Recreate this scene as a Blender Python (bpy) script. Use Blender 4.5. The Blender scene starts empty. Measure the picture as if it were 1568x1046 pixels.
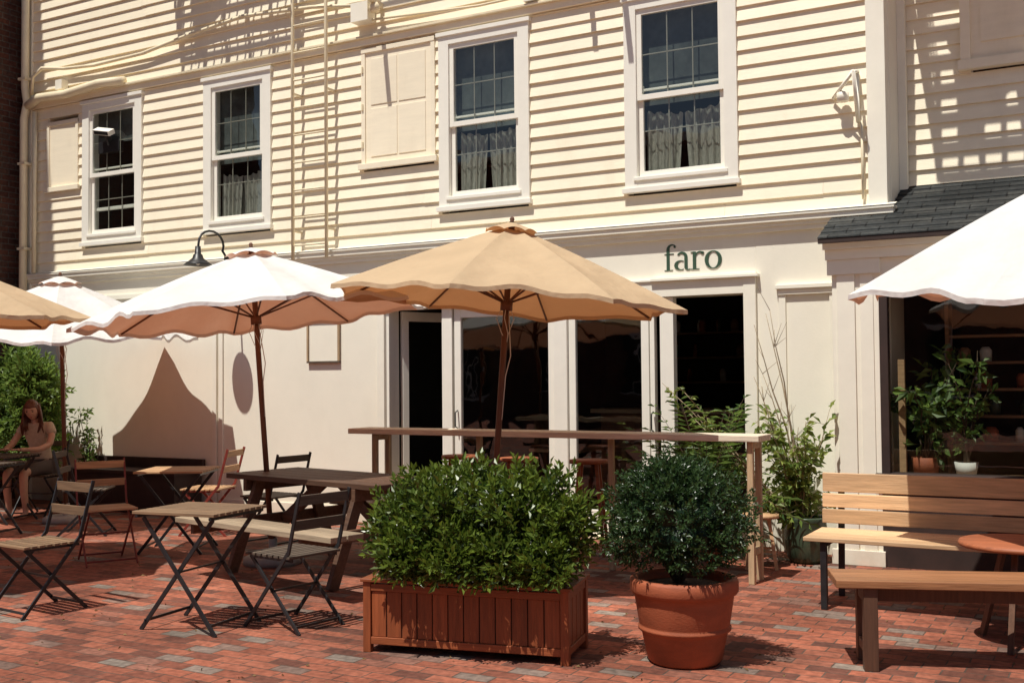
import bpy, bmesh, math, random
import numpy as np
from mathutils import Vector, Matrix
random.seed(7); rng=np.random.default_rng(7)
scn=bpy.context.scene
COL=scn.collection
# ------------------------------------------------------------------ materials
def new_mat(name):
    m=bpy.data.materials.new(name); m.use_nodes=True
    nt=m.node_tree; n=nt.nodes; l=nt.links
    return m,nt,n,l,n['Principled BSDF']
def c4(c): return (c[0],c[1],c[2],1)
def mat(name,col,rough=.6,var=.12,scale=6,stretch=(1,1,1),bump=.0,bscale=60,metal=0,spec=.5,dirt=0,rndv=.0,splash=0):
    m,nt,n,l,b=new_mat(name)
    tc=n.new('ShaderNodeTexCoord'); mp=n.new('ShaderNodeMapping'); mp.inputs['Scale'].default_value=stretch
    l.new(tc.outputs['Object'],mp.inputs['Vector'])
    nz=n.new('ShaderNodeTexNoise'); nz.inputs['Scale'].default_value=scale; nz.inputs['Detail'].default_value=4; nz.inputs['Roughness'].default_value=.62
    l.new(mp.outputs[0],nz.inputs['Vector'])
    cr=n.new('ShaderNodeValToRGB'); cr.color_ramp.elements[0].position=.3; cr.color_ramp.elements[1].position=.72
    cr.color_ramp.elements[0].color=c4([max(0,x*(1-var)) for x in col]); cr.color_ramp.elements[1].color=c4([min(1,x*(1+var)) for x in col])
    l.new(nz.outputs[0],cr.inputs[0])
    out=cr.outputs[0]
    if rndv>0:
        at=n.new('ShaderNodeAttribute'); at.attribute_name='rnd'
        mr=n.new('ShaderNodeMapRange'); mr.inputs[3].default_value=1-rndv; mr.inputs[4].default_value=1+rndv
        l.new(at.outputs['Fac'],mr.inputs[0])
        mx=n.new('ShaderNodeVectorMath'); mx.operation='SCALE'
        l.new(out,mx.inputs[0]); l.new(mr.outputs[0],mx.inputs['Scale']); out=mx.outputs[0]
    if dirt>0:
        n2=n.new('ShaderNodeTexNoise'); n2.inputs['Scale'].default_value=1.7; n2.inputs['Detail'].default_value=5; n2.inputs['Roughness'].default_value=.7
        mp2=n.new('ShaderNodeMapping'); mp2.inputs['Scale'].default_value=(1.6,1.6,.6); l.new(tc.outputs['Object'],mp2.inputs[0]); l.new(mp2.outputs[0],n2.inputs['Vector'])
        r2=n.new('ShaderNodeMapRange'); r2.inputs[1].default_value=.52; r2.inputs[2].default_value=.8; r2.inputs[3].default_value=0; r2.inputs[4].default_value=dirt
        l.new(n2.outputs[0],r2.inputs[0]); fac=r2.outputs[0]
        if splash>0:
            sx=n.new('ShaderNodeSeparateXYZ'); l.new(tc.outputs['Object'],sx.inputs[0])
            r3=n.new('ShaderNodeMapRange'); r3.inputs[1].default_value=.45; r3.inputs[2].default_value=0; r3.inputs[3].default_value=0; r3.inputs[4].default_value=splash; l.new(sx.outputs[2],r3.inputs[0])
            mm2=n.new('ShaderNodeMath'); mm2.operation='MULTIPLY'; l.new(r3.outputs[0],mm2.inputs[0]); l.new(n2.outputs[0],mm2.inputs[1])
            m3=n.new('ShaderNodeMath'); m3.operation='ADD'; l.new(mm2.outputs[0],m3.inputs[0]); l.new(fac,m3.inputs[1]); fac=m3.outputs[0]
        mm=n.new('ShaderNodeMix'); mm.data_type='RGBA'; l.new(fac,mm.inputs[0]); l.new(out,mm.inputs[6]); mm.inputs[7].default_value=c4([col[0]*.55,col[1]*.5,col[2]*.42]); out=mm.outputs[2]
    l.new(out,b.inputs['Base Color'])
    b.inputs['Roughness'].default_value=rough; b.inputs['Metallic'].default_value=metal
    b.inputs['Specular IOR Level'].default_value=spec
    if bump>0:
        n3=n.new('ShaderNodeTexNoise'); n3.inputs['Scale'].default_value=bscale; n3.inputs['Detail'].default_value=3
        l.new(mp.outputs[0],n3.inputs['Vector'])
        bp=n.new('ShaderNodeBump'); bp.inputs['Strength'].default_value=bump; bp.inputs['Distance'].default_value=.004
        l.new(n3.outputs[0],bp.inputs['Height']); l.new(bp.outputs[0],b.inputs['Normal'])
    return m
def wood(name,col,axis='x',rough=.6,var=.3,rndv=.22):
    st={'x':(1,14,14),'y':(14,1,14),'z':(14,14,1)}[axis]
    return mat(name,col,rough,var,3.2,st,bump=.5,bscale=9,rndv=rndv)
M={}
M['siding']=mat('cream_siding_paint',(.94,.84,.65),.55,.035,3,(1,1,6),bump=.25,bscale=30,dirt=.2,rndv=.035)
M['cream']=mat('cream_wall_paint',(.90,.85,.72),.6,.03,2.5,bump=.2,bscale=50,dirt=.10,splash=.9)
M['trim']=mat('white_trim_paint',(.91,.865,.74),.5,.03,5,bump=.15,bscale=40,dirt=.10,splash=.7)
M['wtrim']=mat('window_white',(.90,.865,.77),.45,.03,5,dirt=.06)
M['beige']=mat('beige_pipe_paint',(.82,.71,.50),.55,.08,6,dirt=.3)
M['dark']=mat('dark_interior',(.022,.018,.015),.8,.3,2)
M['reflgrey']=mat('grey_reflection_sheet',(.085,.098,.095),.8,.6,2.2,bump=.2)  # mottled grey imitating cloudy sky reflection in the upper panes
M['dfloor']=wood('dark_floor',(.06,.035,.022),'x')
M['shelf']=wood('shelf_wood',(.26,.14,.07),'x')
M['black']=mat('black_metal',(.018,.018,.02),.42,.3,20,spec=.5)
M['redm']=mat('red_metal',(.22,.035,.025),.45,.2,20)
M['slat']=wood('bistro_slat_wood',(.22,.135,.075),'x')
M['slatd']=wood('bistro_slat_dark',(.10,.075,.055),'x')
M['slatl']=wood('bistro_slat_light',(.48,.29,.15),'x')
M['picnic']=wood('picnic_wood_dark',(.10,.05,.028),'x')
M['picb']=wood('picnic_bench_weathered',(.32,.25,.17),'x')
M['bar']=wood('bar_wood',(.74,.64,.50),'x',rndv=.05,var=.25)
M['barleg']=wood('bar_leg_wood',(.45,.32,.19),'z')
M['muntin']=mat('grey_muntin',(.30,.28,.23),.6,.1,10)
M['planter']=wood('planter_cedar',(.25,.065,.022),'z',rough=.5,var=.3)
M['planterx']=wood('planter_cedar_rail',(.26,.07,.024),'x',rough=.5,var=.25)
M['bench']=wood('bench_wood',(.66,.43,.24),'x',rough=.5,var=.25)
M['benchr']=wood('low_bench_wood',(.36,.16,.07),'x',rough=.5,var=.28)
M['benchl']=wood('bench_leg_wood',(.12,.055,.03),'z')
M['umpole']=wood('umbrella_pole_wood',(.15,.06,.03),'z')
M['soil']=mat('soil',(.03,.02,.013),.95,.4,40,bump=1,bscale=60)
M['terra']=mat('terracotta',(.35,.09,.036),.7,.2,5,(1,1,2.5),bump=.35,bscale=60,dirt=.45)
M['green_pot']=mat('green_glazed_pot',(.05,.075,.045),.3,.25,8)
M['bark']=mat('bark',(.10,.065,.04),.9,.3,20,bump=.8)
M['twig']=mat('dry_twig',(.36,.28,.18),.9,.3,20)
M['concrete']=mat('umbrella_base_concrete',(.35,.33,.30),.8,.15,12,bump=.6)
M['sign']=mat('dark_green_sign_paint',(.04,.085,.05),.5,.1,10)
M['curtain']=mat('lace_curtain',(.30,.29,.25),.9,.3,18,(6,1,1),bump=.3)
M['dstone']=mat('dark_planter_box',(.035,.018,.014),.7,.3,6)
M['paper']=mat('paper',(.70,.68,.62),.8,.03,5)
M['roundt']=wood('round_table_wood',(.33,.10,.04),'x')
M['hair']=mat('auburn_hair',(.12,.04,.02),.45,.4,30,(1,1,.2),bump=.6)
M['skin']=mat('skin',(.55,.32,.22),.5,.06,20)
M['shirt']=mat('linen_shirt',(.52,.42,.31),.9,.12,30,bump=.4,bscale=120)
M['pants']=mat('dark_shorts',(.09,.07,.06),.9,.15,30)
M['eye']=mat('dark_eye',(.02,.015,.01),.3,.1,10)
M['lip']=mat('lip',(.42,.14,.11),.5,.1,10)
def fabric(name,col,trans,tf=.4):
    m,nt,n,l,b=new_mat(name)
    tc=n.new('ShaderNodeTexCoord'); nz=n.new('ShaderNodeTexNoise'); nz.inputs['Scale'].default_value=2.2; nz.inputs['Detail'].default_value=4
    l.new(tc.outputs['Object'],nz.inputs['Vector'])
    cr=n.new('ShaderNodeValToRGB'); cr.color_ramp.elements[0].position=.35; cr.color_ramp.elements[1].position=.7
    cr.color_ramp.elements[0].color=c4([x*.88 for x in col]); cr.color_ramp.elements[1].color=c4(col)
    l.new(nz.outputs[0],cr.inputs[0])
    l.new(cr.outputs[0],b.inputs['Base Color']); b.inputs['Roughness'].default_value=.9; b.inputs['Specular IOR Level'].default_value=.15
    wv=n.new('ShaderNodeTexNoise'); wv.inputs['Scale'].default_value=5; wv.inputs['Detail'].default_value=3; l.new(tc.outputs['Object'],wv.inputs['Vector'])
    bp=n.new('ShaderNodeBump'); bp.inputs['Strength'].default_value=.7; bp.inputs['Distance'].default_value=.04; l.new(wv.outputs[0],bp.inputs['Height']); l.new(bp.outputs[0],b.inputs['Normal'])
    t=n.new('ShaderNodeBsdfTranslucent'); t.inputs[0].default_value=c4(trans)
    mx=n.new('ShaderNodeMixShader'); mx.inputs[0].default_value=tf
    l.new(b.outputs[0],mx.inputs[1]); l.new(t.outputs[0],mx.inputs[2]); l.new(mx.outputs[0],n['Material Output'].inputs[0])
    return m
M['tan']=fabric('tan_umbrella_fabric',(.74,.55,.35),(.50,.21,.08),.30)
M['white']=fabric('white_umbrella_fabric',(.90,.885,.85),(.66,.25,.12),.24)
def leafmat(name,c0,c1,rough=.35,tf=.25):
    m,nt,n,l,b=new_mat(name)
    at=n.new('ShaderNodeAttribute'); at.attribute_name='rnd'
    cr=n.new('ShaderNodeValToRGB'); cr.color_ramp.elements[0].color=c4(c0); cr.color_ramp.elements[1].color=c4(c1)
    l.new(at.outputs['Fac'],cr.inputs[0]); l.new(cr.outputs[0],b.inputs['Base Color'])
    b.inputs['Roughness'].default_value=rough
    t=n.new('ShaderNodeBsdfTranslucent'); v=n.new('ShaderNodeVectorMath'); v.operation='SCALE'; v.inputs['Scale'].default_value=1.5
    l.new(cr.outputs[0],v.inputs[0]); l.new(v.outputs[0],t.inputs[0])
    mx=n.new('ShaderNodeMixShader'); mx.inputs[0].default_value=tf
    l.new(b.outputs[0],mx.inputs[1]); l.new(t.outputs[0],mx.inputs[2]); l.new(mx.outputs[0],n['Material Output'].inputs[0])
    return m
M['leafA']=leafmat('hedge_leaf',(.012,.038,.006),(.155,.215,.028),.33,.28)
M['leafB']=leafmat('boxwood_leaf',(.010,.032,.012),(.055,.10,.028))
M['leafC']=leafmat('light_leaf',(.08,.14,.025),(.32,.38,.09),.5,.35)
M['leafD']=leafmat('bush_leaf',(.03,.07,.015),(.20,.30,.06),.5,.35)
M['litter']=leafmat('dry_leaf',(.10,.05,.02),(.30,.2,.08),.8,.1)
def glass(name,tint=(.75,.8,.78)):
    m,nt,n,l,b=new_mat(name); n.remove(b)
    tr=n.new('ShaderNodeBsdfTransparent'); tr.inputs[0].default_value=c4(tint)
    g=n.new('ShaderNodeBsdfGlossy'); g.inputs['Roughness'].default_value=.01
    tc=n.new('ShaderNodeTexCoord'); nz=n.new('ShaderNodeTexNoise'); nz.inputs['Scale'].default_value=2.5; l.new(tc.outputs['Object'],nz.inputs['Vector'])
    bp=n.new('ShaderNodeBump'); bp.inputs['Strength'].default_value=.15; bp.inputs['Distance'].default_value=.02; l.new(nz.outputs[0],bp.inputs['Height']); l.new(bp.outputs[0],g.inputs['Normal'])
    fr=n.new('ShaderNodeLayerWeight'); fr.inputs[0].default_value=.5
    p=n.new('ShaderNodeMath'); p.operation='POWER'; l.new(fr.outputs['Facing'],p.inputs[0]); p.inputs[1].default_value=3.5
    q=n.new('ShaderNodeMath'); q.operation='MULTIPLY_ADD'; l.new(p.outputs[0],q.inputs[0]); q.inputs[1].default_value=.8; q.inputs[2].default_value=.085
    mx=n.new('ShaderNodeMixShader'); l.new(q.outputs[0],mx.inputs[0]); l.new(tr.outputs[0],mx.inputs[1]); l.new(g.outputs[0],mx.inputs[2]); l.new(mx.outputs[0],n['Material Output'].inputs[0])
    return m
M['glass']=glass('window_glass',(.86,.9,.88))
def brickmat(name,cols,w,h,mort,mcol,vertical=False,rot=0,bumpd=.006,stain=.5):
    m,nt,n,l,b=new_mat(name)
    tc=n.new('ShaderNodeTexCoord'); mp=n.new('ShaderNodeMapping'); 
    if vertical:
        sx=n.new('ShaderNodeSeparateXYZ'); l.new(tc.outputs['Object'],sx.inputs[0])
        ad=n.new('ShaderNodeMath'); ad.operation='ADD'; l.new(sx.outputs[0],ad.inputs[0]); l.new(sx.outputs[1],ad.inputs[1])
        cb=n.new('ShaderNodeCombineXYZ'); l.new(ad.outputs[0],cb.inputs[0]); l.new(sx.outputs[2],cb.inputs[1]); src=cb.outputs[0]
    else:
        src=tc.outputs['Object']; mp.inputs['Rotation'].default_value=(0,0,rot)
    l.new(src,mp.inputs[0])
    wn=n.new('ShaderNodeTexNoise'); wn.inputs['Scale'].default_value=3; l.new(mp.outputs[0],wn.inputs['Vector'])
    wm=n.new('ShaderNodeVectorMath'); wm.operation='SCALE'; wm.inputs['Scale'].default_value=.02; l.new(wn.outputs['Color'],wm.inputs[0])
    wa=n.new('ShaderNodeVectorMath'); l.new(mp.outputs[0],wa.inputs[0]); l.new(wm.outputs[0],wa.inputs[1])
    br=n.new('ShaderNodeTexBrick'); l.new(wa.outputs[0],br.inputs['Vector'])
    br.inputs['Scale'].default_value=1; br.inputs['Brick Width'].default_value=w; br.inputs['Row Height'].default_value=h
    br.inputs['Mortar Size'].default_value=mort; br.inputs['Mortar Smooth'].default_value=.3
    br.inputs['Color1'].default_value=(0,0,0,1); br.inputs['Color2'].default_value=(1,1,1,1); br.inputs['Mortar'].default_value=(.5,.5,.5,1)
    cr=n.new('ShaderNodeValToRGB'); e=cr.color_ramp.elements
    while len(e)<len(cols): e.new(.5)
    for i,(p,c) in enumerate(cols): e[i].position=p; e[i].color=c4(c)
    l.new(br.outputs['Color'],cr.inputs[0])
    n1=n.new('ShaderNodeTexNoise'); n1.inputs['Scale'].default_value=25; n1.inputs['Detail'].default_value=4; l.new(src,n1.inputs['Vector'])
    n2=n.new('ShaderNodeTexNoise'); n2.inputs['Scale'].default_value=.9; n2.inputs['Detail'].default_value=5; n2.inputs['Roughness'].default_value=.65; l.new(src,n2.inputs['Vector'])
    r1=n.new('ShaderNodeMapRange'); r1.inputs[1].default_value=.3; r1.inputs[2].default_value=.7; r1.inputs[3].default_value=.68; r1.inputs[4].default_value=1.28; l.new(n1.outputs[0],r1.inputs[0])
    r2=n.new('ShaderNodeMapRange'); r2.inputs[1].default_value=.3; r2.inputs[2].default_value=.7; r2.inputs[3].default_value=1-stain; r2.inputs[4].default_value=1+stain*.45; l.new(n2.outputs[0],r2.inputs[0])
    mu=n.new('ShaderNodeMath'); mu.operation='MULTIPLY'; l.new(r1.outputs[0],mu.inputs[0]); l.new(r2.outputs[0],mu.inputs[1])
    mx=n.new('ShaderNodeMix'); mx.data_type='RGBA'; l.new(br.outputs['Fac'],mx.inputs[0]); l.new(cr.outputs[0],mx.inputs[6]); mx.inputs[7].default_value=c4(mcol)
    sc=n.new('ShaderNodeVectorMath'); sc.operation='SCALE'; l.new(mx.outputs[2],sc.inputs[0]); l.new(mu.outputs[0],sc.inputs['Scale'])
    l.new(sc.outputs[0],b.inputs['Base Color']); b.inputs['Roughness'].default_value=.85; b.inputs['Specular IOR Level'].default_value=.3
    h1=n.new('ShaderNodeMath'); h1.operation='MULTIPLY_ADD'; l.new(br.outputs['Fac'],h1.inputs[0]); h1.inputs[1].default_value=-1; h1.inputs[2].default_value=1
    h2=n.new('ShaderNodeMath'); h2.operation='MULTIPLY_ADD'; l.new(n1.outputs[0],h2.inputs[0]); h2.inputs[1].default_value=.5; l.new(h1.outputs[0],h2.inputs[2])
    h3=n.new('ShaderNodeMath'); h3.operation='MULTIPLY_ADD'; l.new(br.outputs['Color'],h3.inputs[0]); h3.inputs[1].default_value=.4; l.new(h2.outputs[0],h3.inputs[2])
    bp=n.new('ShaderNodeBump'); bp.inputs['Strength'].default_value=.8; bp.inputs['Distance'].default_value=bumpd; l.new(h3.outputs[0],bp.inputs['Height']); l.new(bp.outputs[0],b.inputs['Normal'])
    return m
M['pave']=brickmat('brick_paving',[(0,(.13,.055,.04)),(.22,(.27,.085,.05)),(.55,(.40,.135,.08)),(.82,(.34,.105,.06)),(.92,(.22,.15,.12)),(1,(.27,.22,.18))],.205,.105,.0045,(.12,.08,.06),rot=0.0,stain=.6)
M['dbrick']=brickmat('dark_brick_wall',[(0,(.08,.03,.02)),(.5,(.14,.05,.03)),(1,(.10,.05,.035))],.21,.075,.008,(.12,.10,.08),vertical=True)
M['obrick']=brickmat('courtyard_brick_wall',[(0,(.16,.06,.04)),(.5,(.24,.09,.05)),(1,(.2,.1,.07))],.21,.075,.008,(.2,.18,.15),vertical=True)
M['slate']=brickmat('slate_roof',[(0,(.025,.028,.028)),(.5,(.045,.048,.048)),(1,(.065,.065,.06))],.25,.12,.006,(.012,.012,.012),bumpd=.01)
# ------------------------------------------------------------------ mesh builder
class MB:
    def __init__(s): s.v=[];s.f=[];s.m=[];s.r=[];s.mats=[];s.sm=[]
    def mi(s,m):
        if m not in s.mats: s.mats.append(m)
        return s.mats.index(m)
    def add(s,vs,fs,m,r=None,smooth=False):
        o=len(s.v); s.v+= [tuple(v) for v in vs]; k=s.mi(m); r=random.random() if r is None else r
        for f in fs: s.f.append(tuple(i+o for i in f)); s.m.append(k); s.r.append(r); s.sm.append(smooth)
    def box(s,x0,x1,y0,y1,z0,z1,m,T=None):
        vs=[Vector((x,y,z)) for x in (x0,x1) for y in (y0,y1) for z in (z0,z1)]
        if T is not None: vs=[T@v for v in vs]
        s.add(vs,[(0,1,3,2),(4,6,7,5),(0,4,5,1),(2,3,7,6),(0,2,6,4),(1,5,7,3)],m)
    def beam(s,a,b,w,h,m,up=(0,0,1)):
        a=Vector(a);b=Vector(b);d=(b-a);L=d.length;d.normalize();u=Vector(up)
        if abs(d.dot(u))>.98: u=Vector((0,1,0))
        x=d.cross(u).normalized();y=x.cross(d).normalized()
        vs=[]
        for p in (a,b):
            for sx,sy in((-1,-1),(1,-1),(1,1),(-1,1)): vs.append(p+x*sx*w/2+y*sy*h/2)
        s.add(vs,[(3,2,1,0),(4,5,6,7),(0,1,5,4),(1,2,6,5),(2,3,7,6),(3,0,4,7)],m)
    def tube(s,pts,r,m,n=8,cap=True):
        pts=[Vector(p) for p in pts]; rs=r if isinstance(r,(list,tuple)) else [r]*len(pts)
        vs=[];pu=None
        for i,p in enumerate(pts):
            d=(pts[min(i+1,len(pts)-1)]-pts[max(i-1,0)]).normalized()
            u=Vector((0,0,1)) if abs(d.z)<.9 else Vector((1,0,0))
            if pu is not None: u=pu
            x=d.cross(u)
            if x.length<1e-4: x=d.cross(Vector((0,1,0)))
            x.normalize(); y=x.cross(d).normalized(); pu=y
            for k in range(n):
                a=2*math.pi*k/n; vs.append(p+(x*math.cos(a)+y*math.sin(a))*rs[i])
        fs=[]
        for i in range(len(pts)-1):
            for k in range(n): fs.append((i*n+k,i*n+(k+1)%n,(i+1)*n+(k+1)%n,(i+1)*n+k))
        if cap: fs.append(tuple(range(n))[::-1]); fs.append(tuple((len(pts)-1)*n+k for k in range(n)))
        s.add(vs,fs,m,smooth=True)
    def lathe(s,prof,c,m,n=40):
        vs=[];fs=[]
        for r,z in prof:
            for k in range(n):
                a=2*math.pi*k/n; vs.append((c[0]+r*math.cos(a),c[1]+r*math.sin(a),c[2]+z))
        for i in range(len(prof)-1):
            for k in range(n): fs.append((i*n+k,i*n+(k+1)%n,(i+1)*n+(k+1)%n,(i+1)*n+k))
        s.add(vs,fs,m,smooth=True)
    def leaves(s,P,Dr,L,W,m,rv=None):
        P=np.asarray(P,float);Dr=np.asarray(Dr,float);k=len(P)
        Dr=Dr/np.linalg.norm(Dr,axis=1,keepdims=True)
        R=rng.normal(size=(k,3)); S=np.cross(Dr,R); S/=np.linalg.norm(S,axis=1,keepdims=True); N=np.cross(S,Dr)
        flip=np.where(N[:,2]<0,-1,1)[:,None]; N=N*flip
        L=np.broadcast_to(L,(k,))[:,None];W=np.broadcast_to(W,(k,))[:,None]
        mid=P+Dr*L*.5
        a=P; b=mid+S*W*.5+N*W*.2; c=P+Dr*L-N*L*.12; d=mid-S*W*.5+N*W*.2
        V=np.stack([a,b,c,d],1).reshape(-1,3); o=len(s.v); s.v+=V.tolist(); km=s.mi(m)
        rr=rng.random(k) if rv is None else rv
        for i in range(k):
            q=o+4*i; s.f.append((q,q+1,q+2)); s.f.append((q,q+2,q+3)); s.m+=[km,km]; s.r+=[rr[i],rr[i]]; s.sm+=[False,False]
    def build(s,name,loc=(0,0,0),rot=0,parent=None,bevel=0):
        me=bpy.data.meshes.new(name); me.from_pydata(s.v,[],s.f); 
        for m in s.mats: me.materials.append(M[m])
        me.polygons.foreach_set('material_index',s.m); me.polygons.foreach_set('use_smooth',s.sm)
        at=me.attributes.new('rnd','FLOAT','FACE'); at.data.foreach_set('value',s.r)
        me.update()
        ob=bpy.data.objects.new(name,me); COL.objects.link(ob); ob.location=loc; ob.rotation_euler=(0,0,rot) if not isinstance(rot,(tuple,list)) else rot
        if parent: ob.parent=parent
        if bevel>0:
            b=ob.modifiers.new('bev','BEVEL'); b.width=bevel; b.segments=2; b.limit_method='ANGLE'; b.angle_limit=math.radians(50)
        return ob
def empty(name):
    o=bpy.data.objects.new(name,None); COL.objects.link(o); return o
# ------------------------------------------------------------------ camera
yaw,pit,roll=math.radians(29.1),math.radians(1.91),math.radians(-.51)
F=Vector((-math.sin(yaw)*math.cos(pit),math.cos(yaw)*math.cos(pit),math.sin(pit)))
R=Vector((math.cos(yaw),math.sin(yaw),0)); U=R.cross(F)
R2=R*math.cos(roll)+U*math.sin(roll); U2=-R*math.sin(roll)+U*math.cos(roll)
cd=bpy.data.cameras.new('camera'); cam=bpy.data.objects.new('camera',cd); COL.objects.link(cam)
cd.lens=36*1675/1568; cd.sensor_width=36; cd.clip_end=500
cam.matrix_world=Matrix((( R2.x,U2.x,-F.x,0),(R2.y,U2.y,-F.y,-9.33),(R2.z,U2.z,-F.z,1.5),(0,0,0,1)))
scn.camera=cam
# ------------------------------------------------------------------ light
SD=Vector((.09,.44,-1)).normalized()
sl=bpy.data.lights.new('sun','SUN'); sl.energy=5; sl.angle=math.radians(.5); sl.color=(1,.965,.88)
so=bpy.data.objects.new('sun',sl); COL.objects.link(so); so.rotation_euler=SD.to_track_quat('-Z','Y').to_euler()
w=bpy.data.worlds.new('World'); scn.world=w; w.use_nodes=True; wn=w.node_tree
sky=wn.nodes.new('ShaderNodeTexSky'); sky.sky_type='NISHITA'; sky.sun_disc=False
sky.sun_elevation=math.asin(-SD.z); sky.sun_rotation=math.atan2(-SD.x,-SD.y)
bg=wn.nodes['Background']; bg.inputs[1].default_value=.068; wn.links.new(sky.outputs[0],bg.inputs[0])
scn.view_settings.view_transform='Standard'; scn.view_settings.look='None'; scn.view_settings.exposure=0
# ------------------------------------------------------------------ ground
g=MB(); g.add([(-90,-90,0),(90,-90,0),(90,90,0),(-90,90,0)],[(0,1,2,3)],'pave'); g.build('brick_paving_ground')
# ------------------------------------------------------------------ cafe building
XL,XR=-12.38,-1.64
B=empty('cafe_building')
wins=[(-11.14,-10.43),(-9.08,-8.40),(-5.83,-5.13),(-3.79,-3.06)]
WZ0,WZ1=3.385,4.83
holes=[(a-.15,b+.15,3.20,4.98) for a,b in wins]
blind=[(-6.98,-6.05,3.74,5.0),(-11.99,-11.40,3.95,4.82)]
allh=holes+[(a+.02,b-.02,c+.02,d-.02) for a,b,c,d in blind]
sd=MB(); ex=.132
def clap(mb,x0,x1,z0,z1,y,holes,seed=1,back=.12):
    rr=random.Random(seed); z=z0
    while z<z1:
        zt=min(z+ex,z1); segs=[(x0,x1)]
        for a,b,c,d in holes:
            if zt>c+.0 and z<d:
                ns=[]
                for s0,s1 in segs:
                    if b<=s0 or a>=s1: ns.append((s0,s1)); continue
                    if a>s0: ns.append((s0,a))
                    if b<s1: ns.append((b,s1))
                segs=ns
        for s0,s1 in segs:
            xs=[s0]; 
            while xs[-1]<s1:
                nx=xs[-1]+rr.uniform(1.6,4.2); xs.append(min(nx,s1))
            for a,b in zip(xs[:-1],xs[1:]):
                if b-a<.001: continue
                bb=b-.0015; dz=rr.uniform(-.003,.003); dz2=dz+rr.uniform(-.003,.003); t=.027+rr.uniform(-.003,.003)
                vs=[(a,y-t,z+dz),(bb,y-t,z+dz2),(bb,y-.003,zt+.002),(a,y-.003,zt+.002),(a,y+back,z+dz),(bb,y+back,z+dz2),(bb,y+back,zt+.002),(a,y+back,zt+.002)]
                mb.add(vs,[(0,1,2,3),(4,7,6,5),(0,4,5,1),(3,2,6,7),(0,3,7,4),(1,5,6,2)],'siding')
        z+=ex
clap(sd,XL+.02,XR-.15,2.90,5.03,0,allh,1)
clap(sd,XL+.02,XR-.15,5.125,9.0,0,[],2)
sd.build('clapboard_siding',parent=B)
rw=MB(); clap(rw,XR,5.0,2.6,9.0,.63,[(-1.05,.4,4.15,5.6)],3); 
rw.box(-1.05,.4,.60,.66,4.15,5.6,'siding'); rw.box(-1.15,.5,.54,.63,4.07,4.15,'siding'); rw.box(-1.13,-1.05,.56,.64,4.15,5.6,'siding')
rw.box(-.97,-.36,.585,.60,4.3,5.5,'siding'); rw.box(-.30,.3,.585,.60,4.3,5.5,'siding')
rw.build('recessed_wing_siding',parent=B)
tr=MB()
tr.box(XR-.15,XR,-.04,.12,2.90,9.0,'trim'); tr.box(XR-.01,XR+.004,.12,.63,2.7,9.0,'trim')
tr.box(XR+.004,XR+.07,.52,.595,2.9,9.0,'trim')
tr.box(XL-.04,XL+.10,-.042,.12,0,9.0,'trim')
tr.box(XL-.03,XL,.12,8,0,9.0,'siding')
tr.box(XL,XR-.15,-.05,0.1,5.03,5.10,'siding'); tr.box(XL,XR-.15,-.085,-.0,5.10,5.125,'beige')
for y,z0,z1 in [(-.035,2.74,2.78),(-.055,2.78,2.815),(-.085,2.815,2.86),(-.10,2.86,2.885)]:
    tr.box(XL-.05,XR+.0-y*.6,y,.12,z0,z1,'trim')
tr.add([(XL-.05,-.105,2.886),(XR+.07,-.105,2.886),(XR+.07,-.0,2.915),(XL-.05,0,2.915)],[(0,1,2,3)],'trim')
DX0,DX1,DT=-6.70,-2.865,2.22
tr.box(XL+.10,DX0-.09,0,.2,0,2.74,'cream')
tr.box(DX0-.09,DX1+.11,0.001,.2,2.36,2.74,'cream')
tr.box(DX1+.11,XR,0,.2,0,2.74,'cream')
tr.box(XR-.05,XR,.2,.63,0,2.74,'cream')
tr.box(-9.12,-9.06,-.03,0,0.0,2.55,'trim'); tr.box(-9.03,-8.97,-.022,0,0,2.55,'trim')
tr.box(XL+.10,-9.12,-.018,0,2.5,2.56,'trim')
tr.box(-8.97,DX0-.09,-.02,0,0.0,.16,'cream')
tr.box(-2.58,-2.05,-.05,0,2.24,2.275,'trim'); tr.box(-2.56,-2.07,-.03,0,2.19,2.24,'trim')
tr.box(-2.56,-2.50,-.018,0,.35,2.19,'cream'); tr.box(-2.13,-2.07,-.018,0,.35,2.19,'cream'); tr.box(-2.5,-2.13,-.018,0,.35,.42,'cream')
tr.box(DX1,DX1+.11,-.035,.2,0,2.36,'trim'); tr.box(DX0-.09,DX0,-.035,.2,0,2.36,'trim')
tr.box(DX0,DX1,-.03,.2,2.22,2.36,'trim')
tr.box(-3.72,DX1+.14,-.065,0,2.36,2.385,'trim'); tr.box(-3.70,DX1+.12,-.05,0,2.385,2.40,'trim')
tr.box(DX0-.1,-3.72,-.045,0,2.36,2.38,'trim')
tr.box(DX0,DX1,-.04,.25,0.0,.03,'beige')
tr.build('trim_and_lower_walls',parent=B,bevel=.003)
sh=MB(); sh.box(XL-.1,5,-.1,8.3,9.0,9.2,'beige'); sh.box(XL,5,7.8,8,0,9,'dbrick'); sh.build('roof_and_rear_wall',parent=B)
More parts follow.
